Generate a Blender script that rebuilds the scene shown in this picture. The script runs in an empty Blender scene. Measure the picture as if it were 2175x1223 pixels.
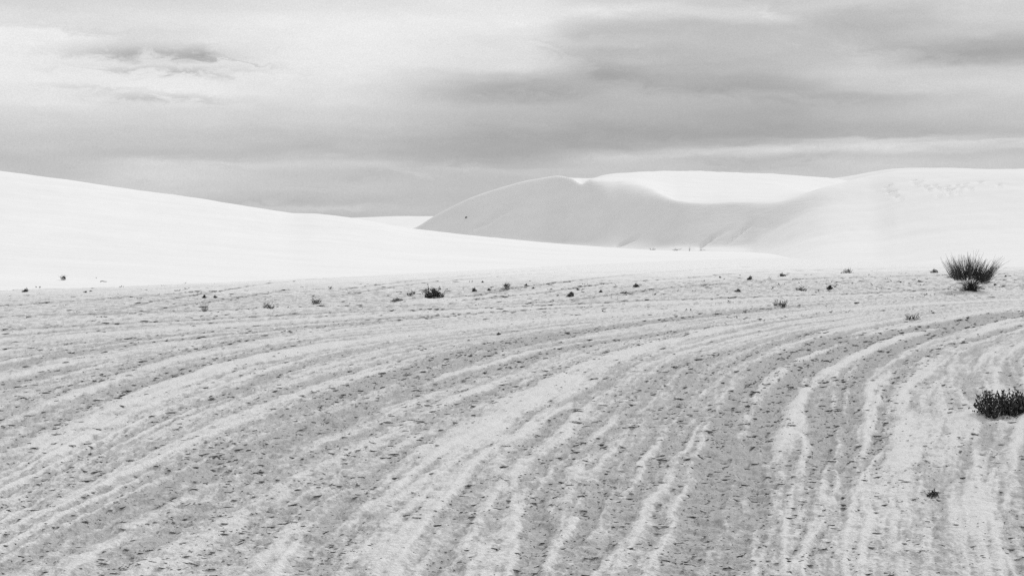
import bpy, math, random
import numpy as np
from mathutils import Vector

random.seed(7)
RNG = np.random.default_rng(11)
scene = bpy.context.scene
COL = scene.collection
R = math.radians

# ------------------------------------------------------------------ camera
PW, PH = 2175.0, 1223.0          # size of the photograph
F = 2987.0                       # focal length in photograph pixels
EYE = 1.6                        # eye height
HOR = 470.0                      # horizon row in the photograph
PITCH = math.atan((PH / 2 - HOR) / F)
cam_data = bpy.data.cameras.new('camera')
cam = bpy.data.objects.new('camera', cam_data)
COL.objects.link(cam)
cam.location = (0, 0, EYE)
cam.rotation_euler = (math.pi / 2 - PITCH, 0, 0)
cam_data.sensor_width = 36.0
cam_data.lens = 36.0 * F / PW
cam_data.clip_start = 0.05
cam_data.clip_end = 20000
scene.camera = cam

# ------------------------------------------------------------------ light
SUN_AZ = 36.0      # degrees to the right of the viewing direction
SUN_EL = 40.0
EXPO = 0.48
SUN_STR = 1.5
scene.view_settings.view_transform = 'Standard'
scene.view_settings.look = 'None'
scene.view_settings.exposure = EXPO
scene.view_settings.gamma = 1.0
scene.view_settings.use_curve_mapping = False
scene.cycles.use_denoising = False
scene.cycles.max_bounces = 6
scene.cycles.diffuse_bounces = 4
scene.cycles.sample_clamp_indirect = 2.0
scene.cycles.caustics_reflective = False
scene.cycles.caustics_refractive = False

sun_data = bpy.data.lights.new('sun', 'SUN')
sun_data.energy = SUN_STR
sun_data.angle = R(12)
sun_data.color = (1.0, 1.0, 1.0)          # black and white photograph: neutral light
sun = bpy.data.objects.new('sun', sun_data)
COL.objects.link(sun)
sdir = Vector((math.sin(R(SUN_AZ)) * math.cos(R(SUN_EL)), math.cos(R(SUN_AZ)) * math.cos(R(SUN_EL)), math.sin(R(SUN_EL))))
sun.rotation_euler = sdir.to_track_quat('Z', 'Y').to_euler()
sun.location = sdir * 200


def slope(px, py):
    """ray through a photograph pixel as (x, z) per metre of depth, z relative to the eye"""
    du = (px - PW / 2) / F
    dv = (PH / 2 - py) / F
    k = dv * math.sin(PITCH) + math.cos(PITCH)
    return du / k, (dv * math.cos(PITCH) - math.sin(PITCH)) / k


def az_el(px, py):
    sx, sz = slope(px, py)
    return math.atan2(sx, 1.0), math.atan2(sz, math.hypot(sx, 1.0))


def s2l(v):
    v /= 255.0
    return v / 12.92 if v <= 0.04045 else ((v + 0.055) / 1.055) ** 2.4


# ------------------------------------------------------------------ sky
world = bpy.data.worlds.new('World')
scene.world = world
world.use_nodes = True
wt = world.node_tree
for n in list(wt.nodes):
    wt.nodes.remove(n)


class NT:
    """small helper to chain nodes"""
    def __init__(self, tree):
        self.t = tree

    def n(self, kind, **kw):
        node = self.t.nodes.new(kind)
        for k, v in kw.items():
            setattr(node, k, v)
        return node

    def link(self, a, b):
        self.t.links.new(a, b)

    def put(self, sock, v):
        if hasattr(v, 'links'):
            self.link(v, sock)
        else:
            sock.default_value = v

    def math(self, op, a, b=None, c=None):
        m = self.n('ShaderNodeMath', operation=op)
        self.put(m.inputs[0], a)
        if b is not None:
            self.put(m.inputs[1], b)
        if c is not None:
            self.put(m.inputs[2], c)
        return m.outputs[0]

    def step(self, x, lo, hi, a=0.0, b=1.0):
        m = self.n('ShaderNodeMapRange', interpolation_type='SMOOTHSTEP')
        self.put(m.inputs[0], x)
        m.inputs[1].default_value = lo
        m.inputs[2].default_value = hi
        m.inputs[3].default_value = a
        m.inputs[4].default_value = b
        return m.outputs[0]

    def mix(self, f, a, b):
        m = self.n('ShaderNodeMix', data_type='FLOAT')
        self.put(m.inputs[0], f)
        self.put(m.inputs[2], a)
        self.put(m.inputs[3], b)
        return m.outputs[0]

    def noise(self, vec, scale, detail=4.0, rough=0.5, dist=0.0):
        m = self.n('ShaderNodeTexNoise')
        self.put(m.inputs['Vector'], vec)
        m.inputs['Scale'].default_value = scale
        m.inputs['Detail'].default_value = detail
        m.inputs['Roughness'].default_value = rough
        m.inputs['Distortion'].default_value = dist
        return m.outputs[0]

    def comb(self, x, y, z=0.0):
        m = self.n('ShaderNodeCombineXYZ')
        self.put(m.inputs[0], x)
        self.put(m.inputs[1], y)
        self.put(m.inputs[2], z)
        return m.outputs[0]


W = NT(wt)
tc = W.n('ShaderNodeTexCoord')
sep = W.n('ShaderNodeSeparateXYZ')
W.link(tc.outputs['Generated'], sep.inputs[0])
az = W.math('ARCTAN2', sep.outputs[0], sep.outputs[1])
el = W.math('ARCSINE', sep.outputs[2])
# stretched cloud noise warps the layers of the overcast
v1 = W.comb(W.math('MULTIPLY', az, 13.0), W.math('MULTIPLY', el, 44.0))
v2 = W.comb(W.math('MULTIPLY', az, 22.0), W.math('MULTIPLY', el, 120.0), 3.3)
w1 = W.math('SUBTRACT', W.noise(v1, 1.0, 4.0, 0.5), 0.5)
w2 = W.math('SUBTRACT', W.noise(v2, 1.0, 5.0, 0.55, 0.4), 0.5)
elw = W.math('ADD', W.math('MULTIPLY_ADD', w1, 0.011, el), W.math('MULTIPLY', w2, 0.010))
azw = W.math('MULTIPLY_ADD', w1, 0.06, az)

COLUMNS = [
    (50, [(0, 214), (40, 225), (70, 240), (110, 236), (160, 236), (200, 228), (250, 212), (300, 200), (340, 193), (370, 196), (400, 204), (440, 200), (470, 200)]),
    (350, [(0, 217), (40, 228), (75, 224), (110, 224), (160, 233), (190, 238), (210, 226), (250, 212), (300, 199), (328, 190), (346, 211), (372, 213), (400, 207), (430, 199), (470, 200)]),
    (700, [(0, 225), (50, 238), (100, 238), (150, 235), (200, 222), (250, 208), (300, 191), (320, 185), (335, 194), (348, 205), (370, 194), (400, 199), (420, 189), (442, 199), (465, 190)]),
    (1087, [(0, 229), (50, 235), (100, 226), (135, 222), (165, 195), (190, 179), (210, 177), (230, 188), (260, 183), (300, 169), (330, 167), (350, 180), (362, 195), (385, 189), (410, 190), (470, 190)]),
    (1300, [(0, 212), (22, 224), (60, 195), (90, 200), (110, 188), (130, 192), (160, 175), (200, 185), (240, 180), (280, 168), (310, 169), (324, 184), (336, 201), (352, 200), (370, 198), (470, 195)]),
    (1600, [(0, 200), (30, 213), (60, 190), (100, 192), (140, 185), (168, 172), (190, 169), (207, 182), (250, 171), (288, 164), (304, 180), (320, 206), (340, 186), (352, 189), (372, 196), (470, 195)]),
    (1850, [(0, 205), (30, 184), (60, 182), (90, 188), (130, 195), (150, 204), (190, 195), (207, 180), (240, 185), (270, 177), (290, 174), (299, 205), (312, 210), (330, 195), (346, 205), (365, 200), (470, 198)]),
    (2100, [(0, 213), (30, 206), (60, 195), (95, 171), (115, 164), (130, 172), (146, 200), (180, 209), (220, 198), (250, 190), (282, 182), (298, 190), (306, 208), (326, 190), (346, 196), (470, 196)]),
]
CLOUD_GAIN = 9.75 / (2 ** EXPO)
cloud = None
prev_az = None
for px, stops in COLUMNS:
    ramp = W.n('ShaderNodeValToRGB')
    cr = ramp.color_ramp
    cr.interpolation = 'EASE'
    pts = sorted([(az_el(px, y)[1] / 0.20, s2l(g)) for y, g in stops])
    pts.append((0.95, s2l(216)))
    while len(cr.elements) > 1:
        cr.elements.remove(cr.elements[0])
    cr.elements[0].position = max(0.0, pts[0][0])
    cr.elements[0].color = (pts[0][1],) * 3 + (1,)
    for p, v in pts[1:]:
        e = cr.elements.new(min(1.0, max(0.0, p)))
        e.color = (v, v, v, 1)
    W.link(W.math('MULTIPLY', elw, 1 / 0.20), ramp.inputs[0])
    a0 = az_el(px, 200)[0]
    if cloud is None:
        cloud = ramp.outputs[0]
        bw = W.n('ShaderNodeRGBToBW'); W.link(cloud, bw.inputs[0]); cloud = bw.outputs[0]
    else:
        bw = W.n('ShaderNodeRGBToBW'); W.link(ramp.outputs[0], bw.inputs[0])
        cloud = W.mix(W.step(azw, prev_az, a0), cloud, bw.outputs[0])
    prev_az = a0
# torn dark scraps of lower cloud on the left and smaller ones elsewhere
v3 = W.comb(W.math('MULTIPLY', az, 42.0), W.math('MULTIPLY', el, 120.0), 9.1)
torn = W.math('SUBTRACT', W.noise(v3, 1.0, 5.0, 0.6, 0.8), 0.5)
SCRAPS = [(320, 112, 150, 15, 0, .34), (440, 113, 45, 12, .12, .26), (360, 149, 170, 8, 0, .30), (500, 131, 90, 4, .08, .25), (345, 206, 120, 9, .03, .24), (180, 186, 90, 5, .02, .14), (230, 75, 120, 14, .1, .10),
          (420, 92, 60, 5, -.2, -.05), (90, 55, 140, 8, .05, .05), (130, 75, 120, 8, 0, -.05),
          (1130, 190, 150, 20, 0, .15), (1500, 322, 260, 8, -.02, -.07), (1900, 306, 250, 8, 0, -.08), (1350, 280, 520, 40, 0, .07), (1420, 110, 260, 60, .15, .06), (1230, 120, 110, 16, .35, .10), (1330, 165, 120, 14, .3, .10), (1520, 188, 180, 14, .08, .09), (1760, 205, 150, 10, .02, .07), (1160, 45, 120, 8, -.15, -.07),
          (1270, 20, 60, 9, 0, -.07), (1640, 30, 90, 10, .4, -.08), (1780, 100, 110, 10, .3, -.09), (1980, 108, 140, 13, .12, .13), (1700, 25, 150, 12, .35, .06), (1250, 75, 150, 10, -.1, .05),
          (730, 322, 70, 10, 0, -.06), (860, 366, 60, 7, .15, -.12), (760, 372, 40, 9, -.2, .07), (560, 427, 120, 6, 0, .08), (950, 345, 100, 6, 0, .06), (760, 440, 120, 5, 0, -.07), (330, 343, 150, 7, 0, -.05),
          (500, 352, 40, 4, .1, .08), (320, 381, 60, 3, 0, .06), (680, 395, 110, 5, .05, .05), (1010, 358, 90, 6, 0, -.06), (1700, 333, 70, 5, -.05, .09), (1560, 343, 110, 7, .05, .08), (1570, 357, 120, 3, -.03, .06),
          (1660, 312, 120, 5, .02, -.05), (1880, 345, 80, 8, .1, .05), (1250, 335, 120, 8, -.08, -.06)]
for px, py, sx, sy, tilt, amt in SCRAPS:
    a0, e0 = az_el(px, py)
    ax = W.math('SUBTRACT', W.math('MULTIPLY_ADD', torn, 0.03, azw), a0)
    ey = W.math('SUBTRACT', W.math('MULTIPLY_ADD', torn, 0.020, el), e0)
    dx = W.math('DIVIDE', ax, sx / F)
    dy = W.math('DIVIDE', W.math('MULTIPLY_ADD', ax, tilt, ey), sy / F)
    g = W.math('EXPONENT', W.math('MULTIPLY', W.math('ADD', W.math('MULTIPLY', dx, dx), W.math('MULTIPLY', dy, dy)), -1.0))
    g = W.math('MULTIPLY', g, W.step(torn, -0.16, 0.12, 0.45, 1.2))
    cloud = W.math('MULTIPLY', cloud, W.math('MULTIPLY_ADD', g, -amt, 1.0))
# fine streaky texture everywhere
v4 = W.comb(W.math('MULTIPLY', az, 40.0), W.math('MULTIPLY', el, 150.0), 5.7)
streak = W.math('SUBTRACT', W.noise(v4, 1.0, 4.0, 0.6, 0.5), 0.5)
cloud = W.math('MULTIPLY', cloud, W.math('ADD', W.math('MULTIPLY_ADD', streak, 0.10, 1.0), W.math('MULTIPLY', w1, 0.14)))
# the overcast is grainy at the finest scale
grain = W.noise(tc.outputs['Generated'], 1300.0, 1.0, 0.5)
cloud = W.math('MULTIPLY', cloud, W.math('MULTIPLY_ADD', W.math('SUBTRACT', grain, 0.5), 0.28, 1.0))
sky = W.n('ShaderNodeTexSky', sky_type='NISHITA')
sky.sun_disc = False
sky.sun_elevation = R(SUN_EL)
sky.sun_rotation = R(SUN_AZ)
sbw = W.n('ShaderNodeRGBToBW')
W.link(sky.outputs[0], sbw.inputs[0])
lum = W.mix(0.95, sbw.outputs[0], W.math('MULTIPLY', cloud, CLOUD_GAIN))
bg = W.n('ShaderNodeBackground')
bg.inputs[1].default_value = 0.1
W.link(lum, bg.inputs[0])
wo = W.n('ShaderNodeOutputWorld')
W.link(bg.outputs[0], wo.inputs[0])


# ------------------------------------------------------------------ numpy noise
_perm = np.random.default_rng(3).permutation(256).astype(np.int32)
_perm = np.concatenate([_perm, _perm, _perm[:2]])
_ga = np.random.default_rng(4).uniform(0, 2 * np.pi, 256)
_gx, _gy = np.cos(_ga).astype(np.float32), np.sin(_ga).astype(np.float32)


def perlin(x, y, seed=0):
    x = np.asarray(x, np.float32) + seed * 17.31
    y = np.asarray(y, np.float32) + seed * 9.77
    xf, yf = np.floor(x), np.floor(y)
    xi, yi = xf.astype(np.int32) & 255, yf.astype(np.int32) & 255
    x, y = x - xf, y - yf
    u, v = x * x * x * (x * (x * 6 - 15) + 10), y * y * y * (y * (y * 6 - 15) + 10)
    a, b = _perm[xi], _perm[xi + 1]
    def g(h, dx, dy):
        return _gx[h] * dx + _gy[h] * dy
    n00, n01 = g(_perm[a + yi], x, y), g(_perm[a + yi + 1], x, y - 1)
    n10, n11 = g(_perm[b + yi], x - 1, y), g(_perm[b + yi + 1], x - 1, y - 1)
    l = n00 + u * (n10 - n00)
    r = n01 + u * (n11 - n01)
    return (l + v * (r - l)) * 1.5


def fbm(x, y, octaves=3, seed=0, gain=0.5):
    s, a = 0, 1.0
    for i in range(octaves):
        s = s + a * perlin(x * 2 ** i, y * 2 ** i, seed + i * 5)
        a *= gain
    return s


def sst(a, b, x):
    t = np.clip((x - a) / (b - a), 0, 1)
    return t * t * (3 - 2 * t)


def pchip(xs, ys, x):
    xs, ys, x = np.asarray(xs, float), np.asarray(ys, float), np.asarray(x, float)
    h = np.diff(xs); d = np.diff(ys) / h
    m = np.zeros_like(ys)
    for i in range(1, len(xs) - 1):
        if d[i - 1] * d[i] > 0:
            w1_, w2_ = 2 * h[i] + h[i - 1], h[i] + 2 * h[i - 1]
            m[i] = (w1_ + w2_) / (w1_ / d[i - 1] + w2_ / d[i])
    m[0], m[-1] = d[0], d[-1]
    i = np.clip(np.searchsorted(xs, x) - 1, 0, len(xs) - 2)
    t = (x - xs[i]) / h[i]
    return ((1 + 2 * t) * (1 - t) ** 2 * ys[i] + t * (1 - t) ** 2 * h[i] * m[i]
            + t * t * (3 - 2 * t) * ys[i + 1] + t * t * (t - 1) * h[i] * m[i + 1])


# ------------------------------------------------------------------ materials
def material(name):
    m = bpy.data.materials.new(name)
    m.use_nodes = True
    t = m.node_tree
    b = t.nodes['Principled BSDF']
    b.inputs['Roughness'].default_value = 0.95
    b.inputs['Specular IOR Level'].default_value = 0.0
    return m, NT(t), b


def grey(nt, b, val):
    c = nt.n('ShaderNodeCombineColor')
    for i in range(3):
        nt.put(c.inputs[i], val)
    nt.link(c.outputs[0], b.inputs['Base Color'])


# damp crust and dry loose gypsum on the interdune flat
M_ground, G, gb = material('gypsum_flat')
att = G.n('ShaderNodeAttribute', attribute_name='loose')
geo = G.n('ShaderNodeNewGeometry')
n_fine = G.noise(geo.outputs['Position'], 55.0, 3.0, 0.6)
n_mid = G.noise(geo.outputs['Position'], 7.0, 4.0, 0.6)
lo = G.math('ADD', att.outputs['Fac'], G.math('MULTIPLY', G.math('SUBTRACT', n_fine, 0.5), 0.9))
lo = G.math('ADD', lo, G.math('MULTIPLY', G.math('SUBTRACT', n_mid, 0.5), 0.2))
lo = G.step(lo, 0.0, 1.0)
n_crisp = G.step(G.noise(geo.outputs['Position'], 85.0, 2.0, 0.6), 0.42, 0.60)
lo = G.math('ADD', G.math('MULTIPLY', lo, 0.82), G.math('MULTIPLY', n_crisp, 0.18))
val = G.mix(lo, 0.405, 0.70)
val = G.math('MULTIPLY_ADD', G.math('MAXIMUM', G.math('SUBTRACT', att.outputs['Fac'], 1.0), 0.0), 0.22, val)
val = G.math('MULTIPLY', val, G.math('MULTIPLY_ADD', G.math('SUBTRACT', n_fine, 0.5), 0.45, 1.0))
grey(G, gb, val)
bump = G.n('ShaderNodeBump')
bump.inputs['Strength'].default_value = 1.0
bump.inputs['Distance'].default_value = 0.016
G.link(G.noise(geo.outputs['Position'], 38.0, 4.0, 0.65), bump.inputs['Height'])
G.link(bump.outputs[0], gb.inputs['Normal'])

# clean wind blown dune sand
M_sand, S, sb = material('dune_sand')
geo = S.n('ShaderNodeNewGeometry')
mp = S.n('ShaderNodeMapping')
mp.inputs['Scale'].default_value = (0.25, 1.0, 2.0)
S.link(geo.outputs['Position'], mp.inputs[0])
n1 = S.noise(mp.outputs[0], 0.6, 5.0, 0.6)
n2 = S.noise(geo.outputs['Position'], 14.0, 3.0, 0.7)
val = S.math('MULTIPLY_ADD', S.math('SUBTRACT', n1, 0.5), 0.12, 0.80)
val = S.math('MULTIPLY_ADD', S.math('SUBTRACT', n2, 0.5), 0.13, val)
grey(S, sb, val)
bump = S.n('ShaderNodeBump')
bump.inputs['Strength'].default_value = 0.6
bump.inputs['Distance'].default_value = 0.05
wv = S.n('ShaderNodeTexWave')
wv.inputs['Scale'].default_value = 2.2
wv.inputs['Distortion'].default_value = 7.0
wv.inputs['Detail'].default_value = 3.0
mp2 = S.n('ShaderNodeMapping')
mp2.inputs['Rotation'].default_value = (0, 0, R(62))
S.link(geo.outputs['Position'], mp2.inputs[0])
S.link(mp2.outputs[0], wv.inputs[0])
hh = S.math('ADD', S.math('MULTIPLY', wv.outputs['Fac'], 0.25), S.noise(mp.outputs[0], 3.0, 5.0, 0.6))
S.link(hh, bump.inputs['Height'])
S.link(bump.outputs[0], sb.inputs['Normal'])

# lifted crust flakes; shade is painted into the colour of edges and undersides
M_flake, K, kb = material('crust')
geo = K.n('ShaderNodeNewGeometry')
att = K.n('ShaderNodeAttribute', attribute_name='loose')
oi = K.n('ShaderNodeObjectInfo')
n1 = K.noise(geo.outputs['Position'], 30.0, 3.0, 0.6)
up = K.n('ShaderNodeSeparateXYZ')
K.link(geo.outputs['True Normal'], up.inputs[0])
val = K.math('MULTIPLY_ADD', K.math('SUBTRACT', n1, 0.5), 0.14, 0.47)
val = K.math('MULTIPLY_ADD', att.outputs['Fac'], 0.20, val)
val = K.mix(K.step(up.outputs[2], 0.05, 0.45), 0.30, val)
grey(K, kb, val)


def plant_material(name, v, var=0.4):
    m, nt, b = material(name)
    g = nt.n('ShaderNodeNewGeometry')
    rn = g.outputs['Random Per Island']
    grey(nt, b, nt.math('MULTIPLY', nt.math('MULTIPLY_ADD', rn, var * 2, 1 - var), v))
    return m


M_twig = plant_material('green_twig', 0.085, 0.6)
M_leaf = plant_material('desert_leaf', 0.08, 0.7)
M_dry = plant_material('dry_grass', 0.16)
M_dead = plant_material('dead_stem', 0.045)


# ------------------------------------------------------------------ mesh helpers
def mesh_from(name, verts, faces_flat, nper, smooth=False, mat=None, attr=None):
    """verts (n,3); faces_flat flat int array of loops; nper: loops per face (int or array)"""
    me = bpy.data.meshes.new(name)
    verts = np.asarray(verts, np.float32)
    faces_flat = np.asarray(faces_flat, np.int32).ravel()
    if np.isscalar(nper):
        tot = np.full(len(faces_flat) // nper, nper, np.int32)
    else:
        tot = np.asarray(nper, np.int32)
    start = np.concatenate([[0], np.cumsum(tot)[:-1]]).astype(np.int32)
    me.vertices.add(len(verts))
    me.vertices.foreach_set('co', verts.ravel())
    me.loops.add(len(faces_flat))
    me.loops.foreach_set('vertex_index', faces_flat)
    me.polygons.add(len(tot))
    me.polygons.foreach_set('loop_start', start)
    me.polygons.foreach_set('loop_total', tot)
    if smooth:
        me.polygons.foreach_set('use_smooth', np.ones(len(tot), bool))
    me.update(calc_edges=True)
    if attr is not None:
        a = me.attributes.new('loose', 'FLOAT', 'POINT')
        a.data.foreach_set('value', np.asarray(attr, np.float32))
    if mat:
        me.materials.append(mat)
    return me


def link(name, me, parent=None, label=None, category=None, group=None, kind=None):
    o = bpy.data.objects.new(name, me)
    COL.objects.link(o)
    if parent:
        o.parent = parent
    if label:
        o['label'] = label
    if category:
        o['category'] = category
    if group:
        o['group'] = group
    if kind:
        o['kind'] = kind
    return o


def grid_faces(nr, nc, wrap=False):
    r = np.arange(nr - 1)[:, None]
    c = np.arange(nc if wrap else nc - 1)[None, :]
    c2 = (c + 1) % nc
    f = np.stack([r * nc + c, r * nc + c2, (r + 1) * nc + c2, (r + 1) * nc + c], -1)
    return f.reshape(-1)


# ------------------------------------------------------------------ the interdune flat
CX, CY = 25.35, 8.0          # the tracks bend round this point


def gnd(px, py):
    sx, sz = slope(px, py)
    y = -EYE / sz
    return sx * y, y


def track(pts):
    """photograph points along one track -> (theta, rho) table round the bend"""
    out = []
    for px, py in pts:
        x, y = gnd(px, py)
        out.append((math.atan2(y - CY, -(x - CX)), math.hypot(x - CX, y - CY)))
    out.sort()
    return np.array(out)


# lines the traffic followed, left to right; between them every smaller rut and streak runs along
GUIDES = [
    [(0, 700), (725, 663), (1448, 635), (2175, 606)],
    [(9, 999), (152, 921), (257, 870), (345, 833), (487, 778), (598, 755), (800, 722), (998, 697), (1300, 668), (1600, 648), (2175, 619)],
    [(0, 1223), (120, 1150), (330, 1040), (520, 950), (640, 905), (820, 850), (1100, 770), (1290, 725), (1550, 684), (1800, 652), (2175, 627)],
    [(640, 1223), (760, 1075), (830, 1010), (880, 975), (1000, 915), (1092, 857), (1162, 824), (1243, 781), (1351, 743), (1465, 711), (1700, 672), (1900, 655), (2175, 640)],
    [(1500, 1223), (1560, 1120), (1600, 1000), (1640, 880), (1690, 800), (1760, 752), (1860, 716), (2000, 690), (2175, 662)],
    [(1850, 1223), (1870, 1100), (1886, 959), (1897, 905), (1918, 840), (1951, 792), (2026, 732), (2113, 705), (2175, 688)],
    [(2180, 1223), (2150, 1089), (2160, 981), (2185, 927), (2240, 880)],
]
GUIDES = [track(g) for g in GUIDES][::-1]          # ascending radius
GLAB = [21.0, 22.1, 23.3, 25.7, 26.8, 29.0, 32.5]


def lane(rho, th):
    """smooth coordinate across the traffic that is constant along it"""
    gs = [np.interp(th, g[:, 0], g[:, 1]) for g in GUIDES]
    for i in range(1, len(gs)):
        gs[i] = np.maximum(gs[i], gs[i - 1] + 0.5)
    w = GLAB[0] + (rho - gs[0])
    for i in range(len(gs) - 1):
        t = (rho - gs[i]) / (gs[i + 1] - gs[i])
        w = np.where(t > 0, GLAB[i] + np.clip(t, 0, 1) * (GLAB[i + 1] - GLAB[i]), w)
    return np.where(rho > gs[-1], GLAB[-1] + rho - gs[-1], w)


# (points, half width in m, strength): pale ridges of loose sand thrown up beside the wheels
PALE = [
    ([(830, 1010), (880, 975), (1000, 930), (1092, 857), (1162, 824), (1243, 781), (1351, 743), (1465, 711), (1700, 668), (1900, 650), (2175, 636)], 0.21, 1.3),
    ([(9, 999), (152, 921), (257, 870), (345, 833), (414, 808), (487, 778), (598, 755), (800, 722), (998, 697), (1300, 668), (1600, 648)], 0.19, 1.2),
    ([(1560, 905), (1589, 862), (1648, 803), (1718, 759), (1800, 724), (1883, 703), (2017, 677), (2173, 651)], 0.085, 1.6),
    ([(1640, 990), (1675, 905), (1718, 824), (1816, 765), (1875, 732), (1951, 705), (2060, 680), (2173, 659)], 0.075, 1.6),
    ([(1827, 954), (1843, 889), (1864, 846), (1913, 786), (2000, 748), (2059, 716), (2175, 672)], 0.07, 1.2),
    ([(1886, 1000), (1886, 959), (1897, 905), (1918, 840), (1951, 792), (2026, 732), (2113, 705), (2175, 688)], 0.13, 1.0),
    ([(1700, 1223), (1913, 1078), (1905, 1040), (1886, 1000)], 0.2, 0.4),
    ([(1985, 1010), (2010, 970), (2070, 894), (2175, 830)], 0.10, 0.7),
    ([(2150, 1223), (2080, 1089), (2107, 981), (2134, 927), (2175, 880)], 0.13, 1.1),
    ([(985, 1200), (1000, 1100), (1054, 992), (1108, 916), (1230, 850)], 0.07, 0.8),
    ([(560, 1223), (760, 1090), (880, 1030), (985, 960)], 0.10, 0.6),
    ([(800, 1223), (850, 1110), (960, 1010)], 0.12, 0.7),
    ([(330, 1223), (560, 1075), (700, 985), (800, 930), (960, 850), (1140, 790), (1300, 745), (1500, 700)], 0.09, 0.7),
    ([(0, 1150), (170, 1060), (400, 940), (600, 850), (760, 800), (900, 770), (1100, 725), (1300, 690)], 0.09, 0.6),
    ([(0, 905), (200, 822), (420, 750), (640, 715), (900, 680), (1200, 655)], 0.12, 0.6),
    ([(0, 800), (250, 760), (560, 715), (900, 672), (1300, 645)], 0.15, 0.8),
    ([(0, 725), (300, 704), (700, 676), (1100, 655), (1500, 640), (2175, 617)], 0.22, 0.9),
    ([(900, 640), (1100, 628), (1260, 605), (1400, 596), (1560, 590)], 0.45, 0.8),
    ([(0, 690), (360, 668), (640, 655), (1000, 640), (1200, 632)], 0.20, 0.8),
    ([(1300, 800), (1420, 765), (1560, 722), (1760, 690)], 0.10, 0.4),
    ([(1180, 1223), (1190, 1050), (1230, 960), (1330, 850), (1450, 780)], 0.06, 0.5),
    ([(1080, 1223), (1090, 1050), (1130, 950)], 0.08, 0.5),
]
# dark wheel ruts
RUTS = [
    ([(253, 655), (433, 623), (567, 602), (723, 588), (900, 577)], 0.10, 0.8),
    ([(300, 662), (480, 636), (620, 614), (725, 628 - 14), (825, 602), (958, 588), (1158, 573), (1258, 569)], 0.12, 1.0),
    ([(725, 628), (860, 606), (980, 594), (1158, 580), (1300, 571)], 0.10, 0.8),
    ([(1008, 628), (1058, 617), (1180, 600), (1292, 587), (1448, 575), (1537, 568), (1700, 566)], 0.14, 1.1),
    ([(1008, 636), (1150, 622), (1292, 602), (1448, 590), (1640, 576), (1900, 570)], 0.14, 1.1),
    ([(1100, 645), (1215, 637), (1358, 618), (1448, 608), (1700, 592), (2000, 584), (2175, 580)], 0.12, 0.9),
    ([(0, 700), (200, 690), (725, 663), (1058, 653), (1448, 635), (1800, 625), (2175, 606)], 0.16, 1.0),
    ([(0, 672), (300, 663), (560, 655), (850, 648)], 0.2, 1.0),
    ([(0, 650), (250, 632), (420, 620)], 0.14, 0.7),
    ([(0, 764), (200, 742), (500, 708), (800, 682), (1100, 662)], 0.10, 0.9),
    ([(0, 742), (260, 722), (600, 690), (1000, 666)], 0.09, 0.7),
    ([(0, 880), (180, 815), (380, 752), (620, 705), (900, 672), (1300, 648)], 0.14, 0.6),
    ([(0, 960), (140, 895), (260, 840), (420, 780), (640, 730)], 0.12, 0.6),
    ([(620, 880), (760, 822), (880, 778), (1000, 745), (1180, 710), (1400, 682), (1650, 655)], 0.17, 1.6),
    ([(780, 880), (850, 830), (900, 800), (1030, 755), (1240, 706), (1460, 672), (1750, 645)], 0.12, 0.9),
    ([(560, 960), (700, 905), (800, 860), (905, 828), (1100, 770), (1290, 725), (1550, 690), (1800, 660)], 0.14, 0.7),
    ([(1560, 1120), (1600, 1000), (1640, 880), (1690, 800), (1760, 752), (1860, 716), (2000, 690), (2175, 662)], 0.22, 1.5),
    ([(1500, 1223), (1520, 1080), (1560, 930), (1610, 830), (1690, 760), (1800, 712)], 0.20, 1.3),
    ([(1760, 960), (1790, 850), (1840, 780), (1940, 725), (2060, 690), (2175, 668)], 0.12, 1.4),
    ([(1860, 990), (1870, 900), (1900, 830), (1960, 765), (2080, 715), (2175, 690)], 0.11, 1.3),
    ([(2000, 1100), (2050, 985), (2110, 900), (2175, 850)], 0.2, 0.8),
    ([(350, 1223), (500, 1120), (640, 1040), (780, 960), (900, 900), (1050, 830), (1250, 765), (1480, 705)], 0.16, 0.7),
    ([(0, 1223), (120, 1150), (330, 1040), (520, 950), (640, 905), (820, 850)], 0.25, 0.8),
    ([(200, 1223), (350, 1130), (480, 1060), (600, 1000)], 0.2, 0.6),
    ([(1150, 1050), (1230, 940), (1330, 840), (1450, 780), (1600, 735)], 0.09, 0.6),
    ([(1380, 1000), (1420, 900), (1490, 815), (1600, 755), (1750, 700)], 0.11, 0.6),
    ([(1130, 1223), (1140, 1090), (1160, 1000)], 0.1, 0.6),
]
PALE = [(track(p), w, s) for p, w, s in PALE]
RUTS = [(track(p), w, s) for p, w, s in RUTS]
_tr = np.random.default_rng(23)
PASSES = []      # single vehicles that followed the bend: (radius, drift, bend, strength, wheel half width, id)
for i in range(58):
    PASSES.append((_tr.uniform(19.5, 40.0), _tr.normal(0, 0.8), _tr.normal(0, 1.0), _tr.uniform(0.35, 1.0), _tr.uniform(0.075, 0.125), i))
MOUNDS = [(gnd(2125, 893), 0.42, 0.055), (gnd(2062, 622), 0.7, 0.05), (gnd(922, 640), 0.5, 0.03), (gnd(570, 656), 0.35, 0.03)]


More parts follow.
